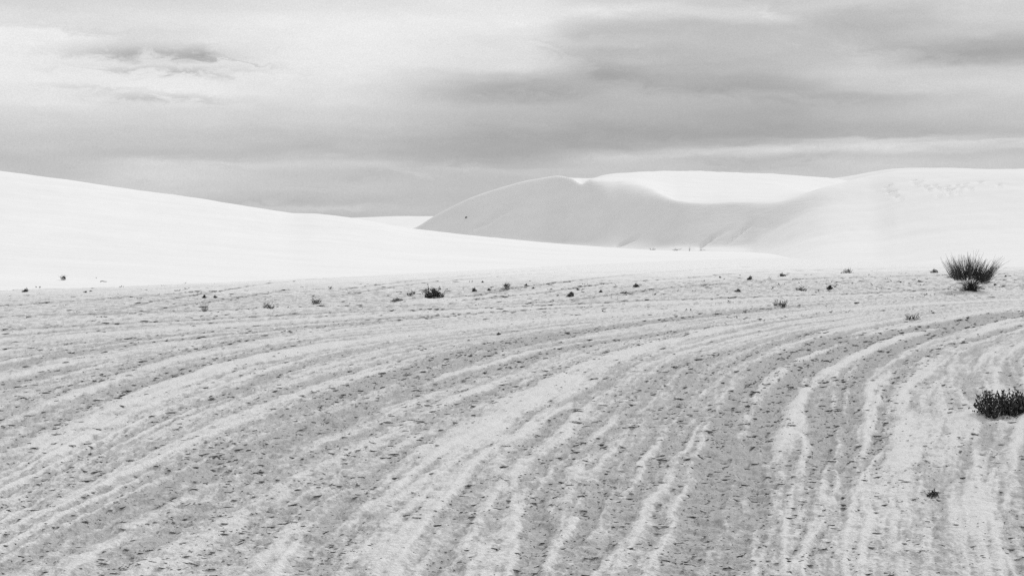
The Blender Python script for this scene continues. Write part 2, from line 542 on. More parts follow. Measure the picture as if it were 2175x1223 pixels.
def flat(x, y, fine=True):
    """height and looseness of the flat at world x, y"""
    x = np.asarray(x, np.float32); y = np.asarray(y, np.float32)
    rho = np.hypot(x - CX, y - CY)
    th = np.arctan2(y - CY, -(x - CX))
    arc = th * 28.0
    near = 1 - sst(70, 140, np.hypot(x, y))
    wob = 0.10 * perlin(arc * 0.22, rho * 0.12, 1) + 0.035 * perlin(x * 1.1, y * 1.1, 2) + 0.014 * perlin(x * 5, y * 5, 3)
    rw = rho + wob
    lw = lane(rho, th) + wob
    jag = 0.6 + 0.9 * np.clip(fbm(arc * 1.1, rho * 1.6, 2, 4) + 0.45, 0, 1.3)
    pale = np.zeros_like(x); rut = np.zeros_like(x)
    for tab, w, s in PALE:
        d = (rw - np.interp(th, tab[:, 0], tab[:, 1])) / w
        end = sst(tab[0, 0] - 0.05, tab[0, 0] + 0.06, th) * (1 - sst(tab[-1, 0] - 0.06, tab[-1, 0] + 0.05, th))
        pale = np.maximum(pale, s * end * np.exp(-(d * d) ** 1.3))
    for tab, w, s in RUTS:
        d = (rw - np.interp(th, tab[:, 0], tab[:, 1])) / w
        end = sst(tab[0, 0] - 0.05, tab[0, 0] + 0.06, th) * (1 - sst(tab[-1, 0] - 0.06, tab[-1, 0] + 0.05, th))
        rut = np.maximum(rut, s * end * np.exp(-(d * d) ** 1.3))
    wh_z = np.zeros_like(x); wh_c = np.zeros_like(x)
    for r0, dr, cr_, st_, hw, i in PASSES:
        rc = r0 + dr * (th - 0.5) + cr_ * (th - 0.5) ** 2
        wear = np.interp(arc, np.arange(-60, 61) * 2.4, st_ * np.clip(np.random.default_rng(900 + i).normal(0.6, 0.34, 121), 0.05, 1)).astype(np.float32)
        for side in (-0.76, 0.76):
            u = np.abs(lw - rc - side)
            ins = (1 - sst(hw * 0.75, hw * 1.1, u)) * wear
            rim = np.exp(-((u - hw * 1.35) / 0.026) ** 2) * wear
            cov = np.clip(ins + rim, 0, 1)
            wh_z = wh_z * (1 - 0.7 * cov) - 0.013 * ins + 0.013 * rim
            wh_c = wh_c * (1 - 0.7 * cov) - 0.45 * ins + 0.60 * rim
    s1 = perlin(lw * 1.1, arc * 0.05, 11) + 0.6 * perlin(lw * 2.7, arc * 0.12, 12)
    s2 = perlin(lw * 6.5, arc * 0.20, 13)
    s3 = perlin(lw * 15, arc * 0.28, 14)
    s4 = perlin(lw * 34, arc * 0.55, 15)
    n1 = fbm(x * 0.8, y * 0.8, 3, 21)
    n2 = fbm(x * 4.5, y * 4.5, 3, 25, 0.6)
    far = sst(14, 24, np.hypot(x, y))
    clean = sst(34, 46, y - np.where(x > 0, 0.45, 0.62) * x - 2.5 * n1 - 2.5 * s1 - 2.5 * s2)
    raw = -0.10 + 0.22 * far + 0.16 * s1 + 0.30 * s2 + 0.34 * s3 + 0.30 * s4 + 0.14 * n1 + (0.30 - 0.1 * far) * n2 + 1.15 * wh_c + (0.66 + 0.2 * far) * pale * jag - (0.60 + 1.0 * far) * rut + clean
    raw = raw + clean * 0.5 + 0.30 * (1 - clean) * perlin(lw * 22, arc * 4.0, 16) + 0.40 * (1 - clean) * perlin(x * 26, y * 16, 17) + 0.25 * (1 - far) * perlin(x * 55, y * 34, 18)
    loose = sst(-0.95, 0.80, raw)
    crust = 1 - loose
    # broken plates of crust: terraced noise
    q = fbm(x * 6.0, y * 6.0, 2, 31, 0.6) + 0.35 * perlin(lw * 12, arc * 1.6, 33)
    plates = sst(0.02, 0.10, q) * 0.6 + sst(0.33, 0.40, q) * 0.5 - sst(0.02, 0.08, -q - 0.25) * 0.5
    z = 0.016 * pale * jag - (0.018 + 0.014 * far) * rut + wh_z + 0.006 * s2 + 0.004 * s3 + 0.002 * s4 + 0.008 * n1 + 0.005 * n2
    z = z + (0.004 + 0.013 * crust) * plates
    z = z * near * (1 - 0.6 * clean)
    for (mx, my), r, h in MOUNDS:
        g = np.exp(-((x - mx) ** 2 + (y - my) ** 2) / r ** 2)
        z = z + h * g
        loose = np.maximum(loose, np.clip(loose + 0.9 * g, 0, 1))
    loose = loose + 0.5 * clean
    loose = loose * near + (1 - near) * 1.5
    return z, loose, rut


az_in = np.arctan((np.linspace(-30, 1054, 1080) - 512) / (F * 1024 / PW))
az_in = np.concatenate([np.linspace(az_in[0] - 0.30, az_in[0], 140)[:-1], az_in, np.linspace(az_in[-1], az_in[-1] + 0.30, 140)[1:]])
az_out = np.linspace(az_in[-1], az_in[0] + 2 * np.pi, 70)[1:-1]
azs = np.concatenate([az_in, az_out])
h1 = HOR * 1024 / PW
rows = np.arange(600, 258, -0.60)
r_in = EYE * (F * 1024 / PW) / (rows - h1)
rs = np.concatenate([[0.02], np.geomspace(0.5, r_in[0], 26)[:-1], r_in, np.geomspace(r_in[-1], 9000, 60)[1:]])
RR, AA = np.meshgrid(rs, azs, indexing='ij')
gx, gy = (RR * np.sin(AA)).ravel(), (RR * np.cos(AA)).ravel()
gz, gl, _ = flat(gx, gy)
nr, nc = RR.shape
ground = link('ground', mesh_from('ground', np.stack([gx, gy, gz], 1), grid_faces(nr, nc, True), 4, True, M_ground, gl), kind='structure')
ground['label'] = 'flat white gypsum ground crossed by curving tyre tracks and flaky crust'
del RR, AA, gx, gy, gz, gl


# ------------------------------------------------------------------ dunes
def loft_dune(name, cols, ys, npx, soft, label, noise=0.05, pits=None):
    """cols: list of (px, sigma_m, [(depth, height), ...]) front to back; makes a height sheet"""
    pxs = np.array([c[0] for c in cols], float)
    nrow = len(cols[0][2])
    P = np.linspace(pxs[0], pxs[-1], npx)
    D = np.stack([pchip(pxs, [c[2][k][0] for c in cols], P) for k in range(nrow)])
    Z = np.stack([pchip(pxs, [c[2][k][1] for c in cols], P) for k in range(nrow)])
    SG = pchip(pxs, [c[1] for c in cols], P)
    fine = np.arange(ys[0] - 12, ys[-1] + 12, 0.12)
    out = np.zeros((len(ys), npx))
    for j in range(npx):
        prof = np.interp(fine, D[:, j], Z[:, j])
        s = max(SG[j], 0.12) / 0.12
        k = np.arange(-int(3 * s) - 1, int(3 * s) + 2)
        w = np.exp(-0.5 * (k / s) ** 2); w /= w.sum()
        prof = np.convolve(np.pad(prof, len(k) // 2, mode='edge'), w, 'valid')
        out[:, j] = np.interp(ys, fine, prof[:len(fine)])
    if soft:       # let the wind round off one stretch sideways
        k = np.arange(-14, 15)
        w = np.exp(-0.5 * (k / 5.0) ** 2); w /= w.sum()
        bl = sum(wi * np.roll(out, ki, 1) for wi, ki in zip(w, k))
        m = sst(soft[0], soft[1], P) * (1 - sst(soft[2], soft[3], P))
        out = out * (1 - m[None, :]) + bl * m[None, :]
    sx = (P - PW / 2) / F
    X = sx[None, :] * ys[:, None]
    Y = np.repeat(ys[:, None], npx, 1)
    amp = noise * sst(0.0, 1.2, out)
    out = out + amp * fbm(X * 0.16, Y * 0.10, 4, 40) + 0.25 * amp * fbm(X * 0.9, Y * 0.5, 2, 47)
    if pits:
        ppx = np.repeat(P[None, :], len(ys), 0)
        ppy = HOR - (out - EYE) / Y * F
        for qx, qy, wx, wy, dep, ymin, ymax, tilt in pits:
            dx = ppx - qx
            dy = ppy - qy - tilt * dx
            m = np.exp(-(dx / wx) ** 2 - (dy / wy) ** 2) * (Y > ymin) * (Y < ymax)
            out -= dep * m
    V = np.stack([X.ravel(), Y.ravel(), out.ravel()], 1)
    me = mesh_from(name, V, grid_faces(len(ys), npx), 4, True, M_sand)
    return link(name, me, kind='structure', label=label)


def zpix(py, Y):
    return EYE + (HOR - py) / F * Y


# long low dune on the left
crest = [(-900, 318), (-300, 338), (0, 361), (77, 372), (213, 391), (333, 408), (467, 428), (567, 443), (627, 452), (667, 453), (723, 458.5),
         (800, 470), (875, 484), (1008, 498.5), (1192, 516), (1308, 525), (1392, 530), (1448, 532), (1520, 533), (1620, 536), (1750, 545), (1900, 552)]
foot = lambda px: float(np.interp(px, [-900, 0, 300, 700, 1000, 1300, 1500, 1700, 1900], [30, 33.5, 35.5, 40, 45, 52, 57, 60, 60]))
cols = []
for px, py in crest:
    f0 = foot(px)
    Yc = 78.0 - 0.004 * max(0, px)
    zc = zpix(py, Yc) + 0.03
    cols.append((px, 2.2, [(f0 - 12, -0.5), (f0 - 2, -0.06), (f0 + 6, 0.06 + 0.07 * max(zc, 0)), (0.5 * (f0 + Yc), 0.10 + 0.45 * max(zc, -0.1)),
                           (Yc - 6, zc * 0.93), (Yc, zc), (Yc + 8, zc - 0.7), (Yc + 30, -0.8)]))
loft_dune('dune', cols, np.geomspace(26, 110, 300), 380, None, 'long smooth white dune sloping down from the left edge', 0.05)

# the big dune: shaded slip face in the middle, bowl above it, broad flank on the right
BR = dict([(640, 500), (760, 500), (820, 497), (880, 484), (925, 457), (968, 435), (1002, 419), (1025, 410), (1075, 394), (1125, 381), (1182, 374), (1213, 379), (1236, 391),
           (1258, 379), (1280, 379), (1310, 382), (1345, 388), (1380, 401), (1410, 417), (1440, 427), (1500, 431), (1560, 429), (1600, 429.5), (1640, 430), (1670, 427), (1717, 408), (1750, 395), (1800, 380),
           (1850, 368), (1910, 357), (2017, 353), (2173, 351), (2600, 350), (3200, 356)])
BASE = ([640, 880, 1000, 1182, 1300, 1450, 1560, 1600, 1640, 1680, 1750, 1850, 2000, 2175, 3200], [103, 99, 95, 90, 84.5, 77, 75.5, 75, 67.0, 62, 58, 58, 53, 51, 50])
CRY = ([1640, 1670, 1717, 1750, 1800, 1850, 2000, 3200], [78.8, 78.4, 78.6, 79.4, 82, 84.5, 86, 86])
TOP = ([640, 880, 1000, 1125, 1182, 1215, 1236, 1258, 1275, 1290, 1330, 1400, 1500, 1600, 1700, 1790, 1850, 2175, 3200],
       [505, 492, 432, 388, 377, 378, 378.5, 378.5, 373, 369, 365, 363, 364, 367, 372, 378, 386, 392, 392])
TOPY = ([640, 1182, 1258, 1330, 1400, 1500, 1600, 1700, 1790, 3200], [112, 114, 119, 126, 132, 138, 142, 146, 150, 150])
SIGP = ([640, 1182, 1245, 1258, 1300, 1370, 1420, 1450, 1640, 1700, 1800, 1900, 3200], [0.2, 0.2, 0.2, 0.6, 2.2, 2.0, 0.6, 0.12, 0.12, 0.3, 1.0, 3.0, 3.0])
cols = []
for px, py in BR.items():
    b = float(np.interp(px, *BASE))
    if px < 1640:
        z = zpix(py, b + 6); Yb = b + 1.65 * max(z, 0.2); z = zpix(py, Yb)
        Yb = b + 1.65 * max(z, 0.2); z = zpix(py, Yb)
    else:
        t = sst(1640, 1760, px)
        Yb = float(np.interp(px, *CRY)); z = zpix(py, Yb)
    zt = zpix(float(np.interp(px, *TOP)), float(np.interp(px, *TOPY))); Yt = float(np.interp(px, *TOPY))
    run = Yb - b
    if px < 1640:
        zr = z
        if 1182 < px < 1300:
            zr = 4.4
        q = min(1.0, z / max(zr, 0.1))
        mids = [(b + 0.12 * 1.65 * zr, 0.08 * zr), (b + 0.6 * 1.65 * zr, 0.57 * zr)]
        if run <= 0.6 * 1.65 * zr + 0.05:
            mids = [(b + 0.12 * run, 0.08 * z), (b + 0.6 * run, 0.57 * z)]
        dip = (0.5 * (Yb + Yt), 0.5 * (z + zt) - 0.1)
    else:
        k = float(sst(1640, 1850, px))
        tx = [1640, 1680, 1750, 1800, 1910, 2050]
        t1, f1 = float(np.interp(px, tx, [.35, .45, .45, .42, .38, .35])), float(np.interp(px, tx, [.10, .20, .24, .26, .24, .25]))
        t2, f2 = float(np.interp(px, tx, [.75, .88, .88, .82, .72, .68])), float(np.interp(px, tx, [.37, .62, .70, .68, .64, .66]))
        mids = [(b + t1 * run, f1 * z), (b + t2 * run, f2 * z)]
        if px > 1700:
            zt = min(zt, z - 0.0) if px > 1800 else zt
        dip = (0.5 * (Yb + Yt), (1 - k) * 0.5 * (z + zt) + k * min(0.5 * (z + zt), z - 0.9) - 0.1)
    cols.append((px, float(np.interp(px, *SIGP)), [(b - 16, -0.7), (b - 1.5, -0.05), mids[0], mids[1], (Yb, z), dip, (Yt, zt), (Yt + 25, zt - 2.5), (Yt + 50, -2.0)]))
pits = []
for qx, qy in [(1882, 398), (1890, 393), (1898, 406), (1904, 417), (1888, 408), (1940, 383), (1946, 391), (1953, 386), (1966, 396), (1972, 402), (1985, 393), (1995, 399), (2000, 409), (2008, 396),
               (2012, 404), (2022, 402), (2030, 393), (2038, 399), (1992, 414), (2016, 412), (2046, 391), (2060, 400), (2078, 387), (2120, 392), (1912, 421), (2035, 409)]:
    pits.append((qx + random.uniform(-2, 2), qy, 4.2, 2.2, 0.16, 55, 88, 0))
    pits.append((qx + 5, qy + 3.5, 4.0, 2.0, -0.08, 55, 88, 0))
for x0, y0, x1, y1, dep in [(1000, 487, 1080, 440, 0.16), (1012, 488, 1095, 437, 0.10), (1310, 522, 1355, 504, 0.14), (1540, 520, 1600, 472, 0.10), (1500, 512, 1560, 480, 0.06), (1480, 530, 1520, 500, 0.06), (1130, 470, 1200, 400, 0.05), (1400, 500, 1450, 450, 0.04)]:
    n = 16
    for i in range(n):
        t = i / (n - 1)
        pits.append((x0 + (x1 - x0) * t, y0 + (y1 - y0) * t, 4.5, 3.0, 1.6 * dep * random.uniform(0.3, 1.0) * math.sin(math.pi * (0.08 + 0.84 * t)), 70, 125, (y1 - y0) / (x1 - x0)))
loft_dune('dune', cols, np.concatenate([np.linspace(36, 76, 90)[:-1], np.linspace(76, 112, 170)[:-1], np.geomspace(112, 200, 70)]), 520, (1560, 1615, 1760, 1900),
          'large white dune with a shaded slip face and footprints on its right flank', 0.06, pits)

# far dunes showing between the near ones
for nm, pts, Y, lab in [
    ('dune', [(560, 492), (640, 476), (740, 461.5), (800, 459), (860, 457.5), (920, 458), (1000, 460), (1150, 466), (1400, 490)], 290.0, 'low far white dune seen in the gap left of the slip face'),
    ('dune', [(1500, 430), (1650, 400), (1740, 379), (1767, 375), (1803, 370), (1850, 361), (1900, 354.5), (1980, 352.5), (2100, 356), (2400, 380), (2800, 430)], 215.0, 'far pale dune crest rising behind the right flank'),
]:
    cols = [(px, 2.5, [(Y - 60, -1.0), (Y - 40, -0.1), (Y - 18, 0.55 * max(zpix(py, Y), -0.2)), (Y, zpix(py, Y)), (Y + 12, zpix(py, Y) - 1.0), (Y + 50, -2.0)]) for px, py in pts]
    loft_dune(nm, cols, np.linspace(Y - 55, Y + 45, 110), 160, None, lab, 0.05)

# ------------------------------------------------------------------ flakes of crust
def flake_verts(rng, k=8):
    """thin curled plate: the -y edge is lifted clear of the ground, the +y edge is buried"""
    a = np.arange(k) * 2 * np.pi / k + rng.uniform(-0.22, 0.22, k)
    rad = rng.uniform(0.72, 1.08, k)
    x, y = np.cos(a) * rad, np.sin(a) * rad
    lift = 1.25 * np.clip(0.45 - y, 0, 1.4) ** 1.2 * rng.uniform(0.75, 1.2, k) - 0.45 * np.clip(y + 0.1, 0, 1) - 0.12
    lift = lift * np.clip(1.1 - 0.5 * x * x, 0.3, 1)
    top = np.stack([x, y, lift], 1)
    bot = np.stack([x * 0.9, y * 0.9, lift - rng.uniform(0.32, 0.55)], 1)
    return np.concatenate([top, bot])


def flake_faces(k=8):
    f, n = list(range(k)), [k]
    for i in range(k):
        j = (i + 1) % k
        f += [k + i, k + j, j, i]
        n.append(4)
    return np.array(f), np.array(n)


def scatter(n, seed):
    """positions, sizes and headings of flakes on the flat, denser on crust and along ruts"""
    rng = np.random.default_rng(seed)
    r = 5.2 * (52 / 5.2) ** (rng.uniform(0, 1, n) ** 0.8)          # density falls with distance: only larger ones show far off
    a = rng.uniform(-0.52, 0.52, n)
    x, y = r * np.sin(a), r * np.cos(a)
    z, lo, rut = flat(x, y)
    clump = fbm(x * 1.6, y * 1.6, 2, 61)
    keep = rng.uniform(0, 1, n) < np.clip((0.9 - lo) * (0.75 - 0.6 * sst(9, 22, r)) + 0.45 * clump * (1 - 0.6 * sst(9, 20, r)) + 1.8 * rut * sst(9, 20, r), 0.03, 1) * (1 - sst(33, 42, y - 0.45 * x))
    x, y, z, lo, r = x[keep], y[keep], z[keep], lo[keep], r[keep]
    size = 0.0054 * np.exp(rng.normal(0, 0.75, len(x))) * (r / 7) ** 0.85
    size = np.clip(size, 0.004, 0.0062 * 3.0 * (r / 7) ** 0.85)
    # the wind undercuts the crust from the south, so most lifted edges look that way
    along = np.arctan2(CX - x, y - CY)
    head = rng.normal(0, 0.55, len(x)) * (1 - 0.6 * sst(9, 18, r)) + 0.8 * along * sst(9, 18, r)
    return x, y, z, lo, r, size, head, rng


def place(base, x, y, z, s, long, thick, ang, tx, ty):
    v = base * np.array([s * long, s, thick])
    c, sn = math.cos(ang), math.sin(ang)
    vx, vy = v[:, 0] * c - v[:, 1] * sn, v[:, 0] * sn + v[:, 1] * c
    vz = v[:, 2] + vx * tx + vy * ty
    return np.stack([vx + x, vy + y, vz + z], 1)


x, y, z, lo, r, size, ang, rng = scatter(92000, 5)
show = size / r
order = np.argsort(-show)
order = np.concatenate([order[np.abs(x[order] / y[order]) < 0.37][:300], order])
order = order[np.sort(np.unique(order, return_index=True)[1])]
big, rest = order[:300], order[300:26000]
shapes = [flake_verts(rng) for _ in range(24)]
ff, fn = flake_faces()
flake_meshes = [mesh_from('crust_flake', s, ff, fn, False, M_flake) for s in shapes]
for i in big:
    o = link('crust_flake', flake_meshes[int(rng.integers(24))], parent=ground)
    s = float(size[i])
    o.location = (float(x[i]), float(y[i]), float(z[i]) + 0.001)
    o.rotation_euler = (0, float(rng.normal(0, 0.06)), float(ang[i]))
    o.scale = (s * float(rng.uniform(1.0, 1.9)), s * 0.8, min(0.006, 0.0013 + s * 0.10))
VV, LO = [], []
for i in rest:
    s = float(size[i])
    VV.append(place(shapes[int(rng.integers(24))], x[i], y[i], z[i], s * 0.8, rng.uniform(0.8, 2.8), min(0.008, 0.0013 + s * 0.12), ang[i], rng.normal(0, 0.05), 0.0))
    LO.append(np.full(16, np.clip(lo[i] + rng.normal(0, 0.25), 0, 1)))
n = len(VV)
F_all = (ff[None, :] + (np.arange(n) * 16)[:, None]).ravel()
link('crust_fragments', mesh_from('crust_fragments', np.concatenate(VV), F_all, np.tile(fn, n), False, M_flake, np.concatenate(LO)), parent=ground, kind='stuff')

# ------------------------------------------------------------------ plants
bpy.context.view_layer.update()
dg = bpy.context.evaluated_depsgraph_get()


def hit(px, py):
    sx, sz = slope(px, py)
    d = Vector((sx, 1, sz)).normalized()
    ok, loc, *_ = scene.ray_cast(dg, cam.location, d)
    if not ok:
        raise RuntimeError('nothing at %s %s' % (px, py))
    return loc


class Strands:
    """thin tapered three sided stems and leaf blades gathered into one mesh"""
    def __init__(self):
        self.v, self.f, self.n = [], [], []

    def tube(self, pts, r0, r1, k=3):
        pts = np.asarray(pts, float)
        m = len(pts)
        b = sum(len(a) for a in self.v)
        ring = []
        for i, p in enumerate(pts):
            t = pts[min(i + 1, m - 1)] - pts[max(i - 1, 0)]
            t /= np.linalg.norm(t) + 1e-9
            u = np.cross(t, [0.31, 0.87, 0.2]); u /= np.linalg.norm(u) + 1e-9
            w = np.cross(t, u)
            rr = r0 + (r1 - r0) * i / (m - 1)
            for q in range(k):
                a = 2 * math.pi * q / k
                ring.append(p + rr * (math.cos(a) * u + math.sin(a) * w))
        self.v.append(np.array(ring))
        for i in range(m - 1):
            for q in range(k):
                q2 = (q + 1) % k
                self.f += [b + i * k + q, b + i * k + q2, b + (i + 1) * k + q2, b + (i + 1) * k + q]
                self.n.append(4)

    def leaf(self, p, d, size, width):
        d = np.asarray(d, float); d /= np.linalg.norm(d) + 1e-9
        u = np.cross(d, RNG.normal(size=3)); u /= np.linalg.norm(u) + 1e-9
        w = np.cross(d, u)
        b = sum(len(a) for a in self.v)
        self.v.append(np.array([p, p + d * size * 0.5 + u * width, p + d * size + w * width * 0.4, p + d * size * 0.5 - u * width]))
        self.f += [b, b + 1, b + 2, b + 3]; self.n.append(4)

    def build(self, name, mat, parent=None, **kw):
        return link(name, mesh_from(name, np.concatenate(self.v), self.f, self.n, False, mat), parent, **kw)


def curve(p, d, length, bend, n=4):
    """points of a stem starting at p heading d, bent by vector bend"""
    d = np.asarray(d, float); d /= np.linalg.norm(d)
    t = np.linspace(0, 1, n)[:, None]
    return np.asarray(p) + d * length * t + np.asarray(bend) * length * t * t


def root_at(name, px, py, label, category, group=None):
    o = bpy.data.objects.new(name, None)
    COL.objects.link(o)
    o.location = hit(px, py)
    o.location.z -= 0.01
    o.empty_display_size = 0.1
    o['label'] = label
    o['category'] = category
    if group:
        o['group'] = group
    return o


def rnd_dir(up0=0.2, up1=1.0):
    a = random.uniform(0, 2 * math.pi)
    e = random.uniform(up0, up1) * math.pi / 2
    return np.array([math.cos(a) * math.cos(e), math.sin(a) * math.cos(e), math.sin(e)])


# the big broom-like bush on the right
eph = root_at('desert_shrub', 2061, 617, 'large twiggy dark shrub with upright broom-like stems, tallest plant on the flat', 'shrub')
m_px = eph.location.y / F
def ep(dx, dy, depth=0.0):      # photograph offsets from the foot -> metres in the bush
    return np.array([dx * m_px, depth, -dy * m_px])
st = Strands()
for _ in range(26):
    tx = random.uniform(-32, 38); d0 = random.uniform(-0.28, 0.28)
    st.tube([ep(random.uniform(-7, 7), 0, random.uniform(-.05, .05)), ep(tx * 0.22, -10, d0 * 0.4), ep(tx * 0.55, -22 + abs(tx) * 0.05, d0 * 0.8), ep(tx, -30 + abs(tx) * 0.1, d0)], 0.007, 0.004)
for _ in range(5):
    s0 = random.choice([-1, 1])
    st.tube([ep(s0 * 4, 0), ep(s0 * 14, -14), ep(s0 * 28, -18 + random.uniform(-3, 3), random.uniform(-.2, .2)), ep(s0 * random.uniform(30, 40), random.uniform(-14, -2), random.uniform(-.3, .3))], 0.005, 0.002)
st.build('branch_framework', M_dead, eph)
tw = Strands()
clumps = [(-34 + 70 * (q + random.uniform(0.1, 0.9)) / 17, random.gauss(0, 0.16), random.gauss(0, 0.12), random.uniform(0.80, 1.10), random.uniform(4, 9)) for q in range(17)]
for _ in range(640):
    cx_, cd_, cl_, ch_, cw_ = random.choice(clumps)
    x0 = max(-38, min(40, random.gauss(cx_, cw_) * 0.92))
    y0 = -random.uniform(22, 37) + abs(x0) * 0.04
    dep = random.gauss(cd_, 0.07)
    lean = x0 / 36.0
    L = random.uniform(0.20, 0.54) * ch_ * (1.0 - 0.10 * abs(lean))
    d = np.array([lean * 0.50 + cl_ + random.gauss(0, 0.16), dep * 1.6 + random.gauss(0, 0.18), 1.0])
    tw.tube(curve(ep(x0, y0, dep), d, L, (lean * 0.05 + random.gauss(0, .10), random.gauss(0, .08), random.gauss(0, .05)), 4), 0.0042, 0.0015)
for _ in range(330):   # side sprays
    s0 = random.choice([-1, 1, 1, 1])
    x0 = s0 * random.uniform(12, 34)
    y0 = -random.uniform(15 if s0 > 0 else 25, 34)
    d = np.array([s0 * random.uniform(0.3, 1.2), random.gauss(0, 0.5), random.uniform(-0.1, 0.7)])
    tw.tube(curve(ep(x0, y0, random.gauss(0, .15)), d, random.uniform(0.10, 0.24), (0, 0, random.uniform(-.1, .25)), 3), 0.004, 0.0015)
tw.build('upper_twigs', M_twig, eph)
tf = Strands()
for _ in range(260):
    x0 = random.gauss(0, 5)
    d = np.array([x0 / 9 + random.gauss(0, 0.35), random.gauss(0, 0.45), 1.0])
    tf.tube(curve(ep(x0, 0, random.gauss(0, .05)), d, random.uniform(0.10, 0.30), (random.gauss(0, .15), random.gauss(0, .1), -0.1), 3), 0.004, 0.0015)
for _ in range(40):
    d = np.array([random.choice([-1.3, 1]) * random.uniform(0.4, 1.4), random.gauss(0, 0.5), random.uniform(0.1, 0.6)])
    tf.tube(curve(ep(random.gauss(0, 7), 0), d, random.uniform(0.12, 0.36), (0, 0, -0.25), 4), 0.003, 0.0012)
tf.build('lower_tuft', M_twig, eph)


def leafy(px, py, w, h, label, n=None, mat=None, sprigs=3, category='shrub', group=None, name='desert_shrub', fine=0.8):
    """dense low leafy shrub w x h pixels in the photograph"""
    o = root_at(name, px, py, label, category, group)
    k = o.location.length and (o.location.y / F)
    W_, H_ = w * k, h * k
    n = n or 90
    s, l = Strands(), Strands()
    for a_ in (0.0, 0.8, 1.6, 2.4):
        s.tube([(-.42 * W_ * math.cos(a_), -.28 * W_ * math.sin(a_), 0), (0, 0, .006), (.42 * W_ * math.cos(a_), .28 * W_ * math.sin(a_), 0)], .015 * W_, .008 * W_)
    for _ in range(max(8, n // 7)):
        bx = random.uniform(-.36, .36)
        d = np.array([bx * 1.6 + random.gauss(0, .3), random.gauss(0, .5), 1.0])
        c = curve((bx * W_, random.uniform(-.25, .25) * W_, 0), d, H_ * random.uniform(.6, 1.0), (random.gauss(0, .1),) * 3, 4)
        s.tube(c, 0.012 * W_ + 0.001, 0.004 * W_ + .0005)
        for q in range(7):
            p = c[random.randrange(1, 4)] + np.array([random.gauss(0, .05), random.gauss(0, .05), random.gauss(0, .03)]) * W_
            if p[2] < 0: continue
            l.leaf(p, rnd_dir(0.0, 1.0), random.uniform(.10, .22) * H_, .05 * H_)
    for _ in range(n):
        x_, y_ = random.gauss(0, .25), random.gauss(0, .22)
        x_ = max(-.5, min(.5, x_))
        top = math.sqrt(max(0.05, 1 - (x_ / .55) ** 2)) * (0.75 + 0.35 * float(perlin(np.array([x_ * 9.0 + px]), np.array([py * .37]), 3)[0]))
        p = np.array([x_ * W_, y_ * W_, random.uniform(0.03, 0.82) * top * H_])
        l.leaf(p, rnd_dir(-.1, 1.0), random.uniform(.14, .34) * H_ * fine, random.uniform(.05, .10) * H_ * fine)
    for _ in range(sprigs):
        p = np.array([random.uniform(-.35, .4) * W_, 0, .6 * H_])
        c = curve(p, (p[0] / W_ * 1.5 + random.gauss(0, .35), random.gauss(0, .3), 1), H_ * random.uniform(.3, .65), (0, 0, 0), 4)
        s.tube(c, .008 * W_, .003 * W_)
        for q in c[1:]:
            for _ in range(3):
                l.leaf(q, rnd_dir(0, .8), .12 * H_, .035 * H_)
    s.build('stems', M_dead, o)
    l.build('foliage', mat or M_leaf, o)
    return o


def tuft(px, py, w, h, label, n=30, mat=None, spread=0.5, clump=0.0, name='grass_tuft', category='grass', group=None):
    """small tuft of thin blades, single mesh"""
    s = Strands()
    loc = hit(px, py)
    k = loc.y / F
    W_, H_ = w * k, h * k
    thick = max(0.0012, 0.22 * k)
    for _ in range(n):
        b = random.gauss(0, .14)
        d = np.array([b * 1.5 + random.gauss(0, spread * .45) * W_ / max(H_, .01), random.gauss(0, .25), 1.0])
        s.tube(curve((b * W_, random.gauss(0, .1) * W_, -0.01), d, H_ * random.uniform(.45, 1.0), (random.gauss(0, .18), 0, -.12), 4), thick, thick * .35)
    for _ in range(int(40 * clump)):
        p = np.array([random.gauss(0, .2) * W_, random.gauss(0, .2) * W_, random.uniform(0.0, .38) * H_])
        s.leaf(p, rnd_dir(0, 1), random.uniform(.2, .4) * H_, .09 * H_)
    me = mesh_from(name, np.concatenate(s.v), s.f, s.n, False, mat or M_dry)
    o = link(name, me, label=label, category=category, group=group)
    o.location = loc
    return o


def low(px, py, w, h, label, name='low_plant', category='plant', seed=0):
    """little ground-hugging plant of crowded leaves, single mesh"""
    s = Strands()
    loc = hit(px, py)
    k = loc.y / F
    W_, H_ = w * k, h * k
    lop = random.uniform(-.25, .25)
    for a_ in (0.0, 1.2, 2.2):
        s.tube([(-.56 * W_ * math.cos(a_), -.5 * W_ * math.sin(a_), -.004), (0, 0, .004), (.56 * W_ * math.cos(a_), .5 * W_ * math.sin(a_), -.004)], .02 * W_, .01 * W_)
    for _ in range(130):
        x_ = random.triangular(-.5, .5, lop)
        y_ = random.gauss(0, .18)
        prof = max(.12, 1 - abs(x_ - lop) / .62) * (0.7 + .6 * random.random())
        p = np.array([x_ * W_, y_ * W_, random.uniform(-.02, .75) * prof * H_])
        s.leaf(p, rnd_dir(-.1, 1), random.uniform(.18, .42) * H_, random.uniform(.07, .13) * H_)
    for _ in range(14):
        b = random.uniform(-.4, .4)
        s.tube(curve((b * W_, 0, 0), (b * 1.6 + random.gauss(0, .4), random.gauss(0, .3), .8), H_ * random.uniform(.6, 1.15), (0, 0, -.1), 3), .012 * W_ + .0008, .004 * W_)
    o = link(name, mesh_from(name, np.concatenate(s.v), s.f, s.n, False, M_leaf), label=label, category=category)
    o.location = loc
    return o


